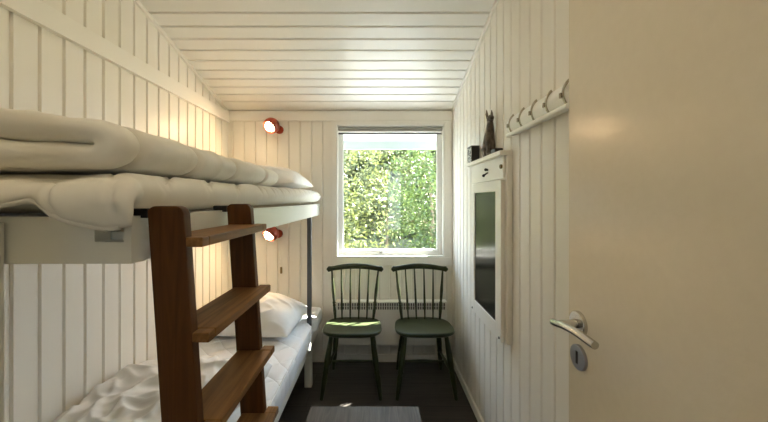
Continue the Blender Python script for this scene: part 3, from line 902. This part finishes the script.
def tree(label, loc, h, crown, nleaf, leafL, m, seed, limbs=7, trunk=.05, cc=None, spread=.16):
    rng = random.Random(seed)
    t = thing('garden_tree', label, 'tree', loc, 'trees outside the window')
    bm = B(); ends = []
    top = Vector((rng.uniform(-.2, .2), rng.uniform(-.2, .2), h * .75))
    if cc:
        top = Vector((cc[0] * .6, cc[1], cc[2])); ends.append(top)
    tube(bm, spline([(0, 0, -.05), (rng.uniform(-.06, .06), 0, h * .3), tuple(top)], 6), [trunk * (1 - .6 * i / 12) for i in range(13)], 8)
    for k in range(limbs):
        z = h * ((.16 if not cc else .7) + (.5 if not cc else .2) * k / limbs); a = rng.uniform(0, 2 * PI)
        cx, cy = crown[0] * rng.uniform(.5, .95) * math.cos(a), crown[1] * rng.uniform(.5, .95) * math.sin(a)
        e = Vector((cx, cy, z + rng.uniform(.1, .5)))
        pts = spline([(top.x * z / h, top.y * z / h, z), (cx * .45, cy * .45, z + .18), tuple(e)], 5)
        tube(bm, pts, [trunk * .45 * (1 - .75 * i / (len(pts) - 1)) for i in range(len(pts))], 6)
        ends += [pts[4], pts[7], e]
    new('trunk', bm, M['bark'], t, local=True)
    bm = B()
    cl = []
    for k in range(46):
        while True:
            v = Vector((rng.uniform(-1, 1), rng.uniform(-1, 1), rng.uniform(-1, 1)))
            if .25 < v.length < 1: break
        cl.append(Vector((v.x * crown[0], v.y * crown[1], v.z * crown[2])) + (Vector(cc) if cc else Vector((0, 0, h * .55))))
    cl += ends
    for k in range(nleaf):
        c = rng.choice(cl); q = c + Vector((rng.gauss(0, spread), rng.gauss(0, spread), rng.gauss(0, spread * .9)))
        leaf(bm, q, leafL * rng.uniform(.7, 1.3), leafL * rng.uniform(.35, .55), rng)
    new('foliage', bm, m, t, local=True, smooth=False)
    return t
tree('olive-green leafy tree outside the left half of the window', (-.85, 5.4, -.25), 2.7, (1.0, .5, 1.3), 6500, .085, M['leaf_a'], 3)
tree('bright green leafy tree outside the right half of the window', (1.25, 7.1, -.25), 3.1, (1.15, .55, 1.5), 6500, .085, M['leaf_b'], 8)
tree('pale blue-green tree behind the two nearer garden trees', (.25, 9.6, -.25), 3.4, (1.9, .8, 1.7), 9000, .10, M['leaf_c'], 21)
rng = random.Random(5)
bm = B()
for k in range(20000):
    x = rng.uniform(-6, 7); y = 14 + rng.gauss(0, .5); z = -.25 + rng.uniform(0, 5.6)
    leaf(bm, Vector((x, y, z)), .34 * rng.uniform(.7, 1.3), .20, rng)
tag(new('hedge', bm, M['leaf_c'], smooth=False), 'leafy hedge along the far side of the garden outside', 'hedge', kind='stuff')

# ------------------------------------------------------------------ light
w = bpy.data.worlds.new('sky'); S.world = w; w.use_nodes = True
nt = w.node_tree; bg = nt.nodes['Background']
tcn = nt.nodes.new('ShaderNodeTexCoord'); sx = nt.nodes.new('ShaderNodeSeparateXYZ'); rp = nt.nodes.new('ShaderNodeValToRGB')
rp.color_ramp.elements[0].position = .0; rp.color_ramp.elements[0].color = (.86, .92, .98, 1)
rp.color_ramp.elements[1].position = .7; rp.color_ramp.elements[1].color = (.55, .74, 1.0, 1)
nt.links.new(tcn.outputs['Generated'], sx.inputs[0]); nt.links.new(sx.outputs['Z'], rp.inputs[0]); nt.links.new(rp.outputs[0], bg.inputs['Color'])
bg.inputs['Strength'].default_value = 9.0

d = bpy.data.lights.new('sun', 'SUN'); d.energy = 130; d.angle = R(.6); d.color = (1.0, .95, .85)
so = bpy.data.objects.new('sun', d); COL.objects.link(so)
sdir = Vector((-1.05, -1.0, -1.62)).normalized()
so.rotation_euler = sdir.to_track_quat('-Z', 'Y').to_euler()

d = bpy.data.lights.new('hall_fill_light', 'POINT'); d.shadow_soft_size = .20; d.energy = 7; d.color = (1.0, .88, .70)  # added fill light behind the camera, no fitting modelled
ho = bpy.data.objects.new('hall_fill_light', d); COL.objects.link(ho); ho.location = (-1.0, -1.3, 1.95)
d = bpy.data.lights.new('hall_window_light', 'AREA'); d.shape = 'RECTANGLE'; d.size = .34; d.size_y = 1.6; d.energy = 5; d.color = (.72, .88, 1.0)
ho = bpy.data.objects.new('hall_window_light', d); COL.objects.link(ho); ho.location = (.45, -3.49, 1.30); ho.rotation_euler = Vector((0, 1, 0)).to_track_quat('-Z', 'Y').to_euler()

d = bpy.data.lights.new('room_ceiling_lamp', 'POINT'); d.shadow_soft_size = .12; d.energy = 5.0; d.color = (1.0, .82, .58)
ho = bpy.data.objects.new('room_ceiling_lamp', d); COL.objects.link(ho); ho.location = (-.15, .35, 2.52)

# ------------------------------------------------------------------ camera
cd = bpy.data.cameras.new('camera'); cd.sensor_width = 36; cd.lens = 325 / 768 * 36
cd.shift_x = 6 / 768; cd.shift_y = -11 / 768; cd.clip_start = .02
cam = bpy.data.objects.new('camera', cd); COL.objects.link(cam); cam.location = (0, 0, 1.32); cam.rotation_euler = (R(90), 0, 0)
S.camera = cam
S.view_settings.view_transform = 'Standard'; S.view_settings.look = 'None'; S.view_settings.gamma = 1.0
S.view_settings.use_curve_mapping = False; S.view_settings.exposure = 0.50
S.cycles.max_bounces = 12; S.cycles.diffuse_bounces = 8; S.cycles.sample_clamp_indirect = 6.0
S.cycles.use_denoising = True
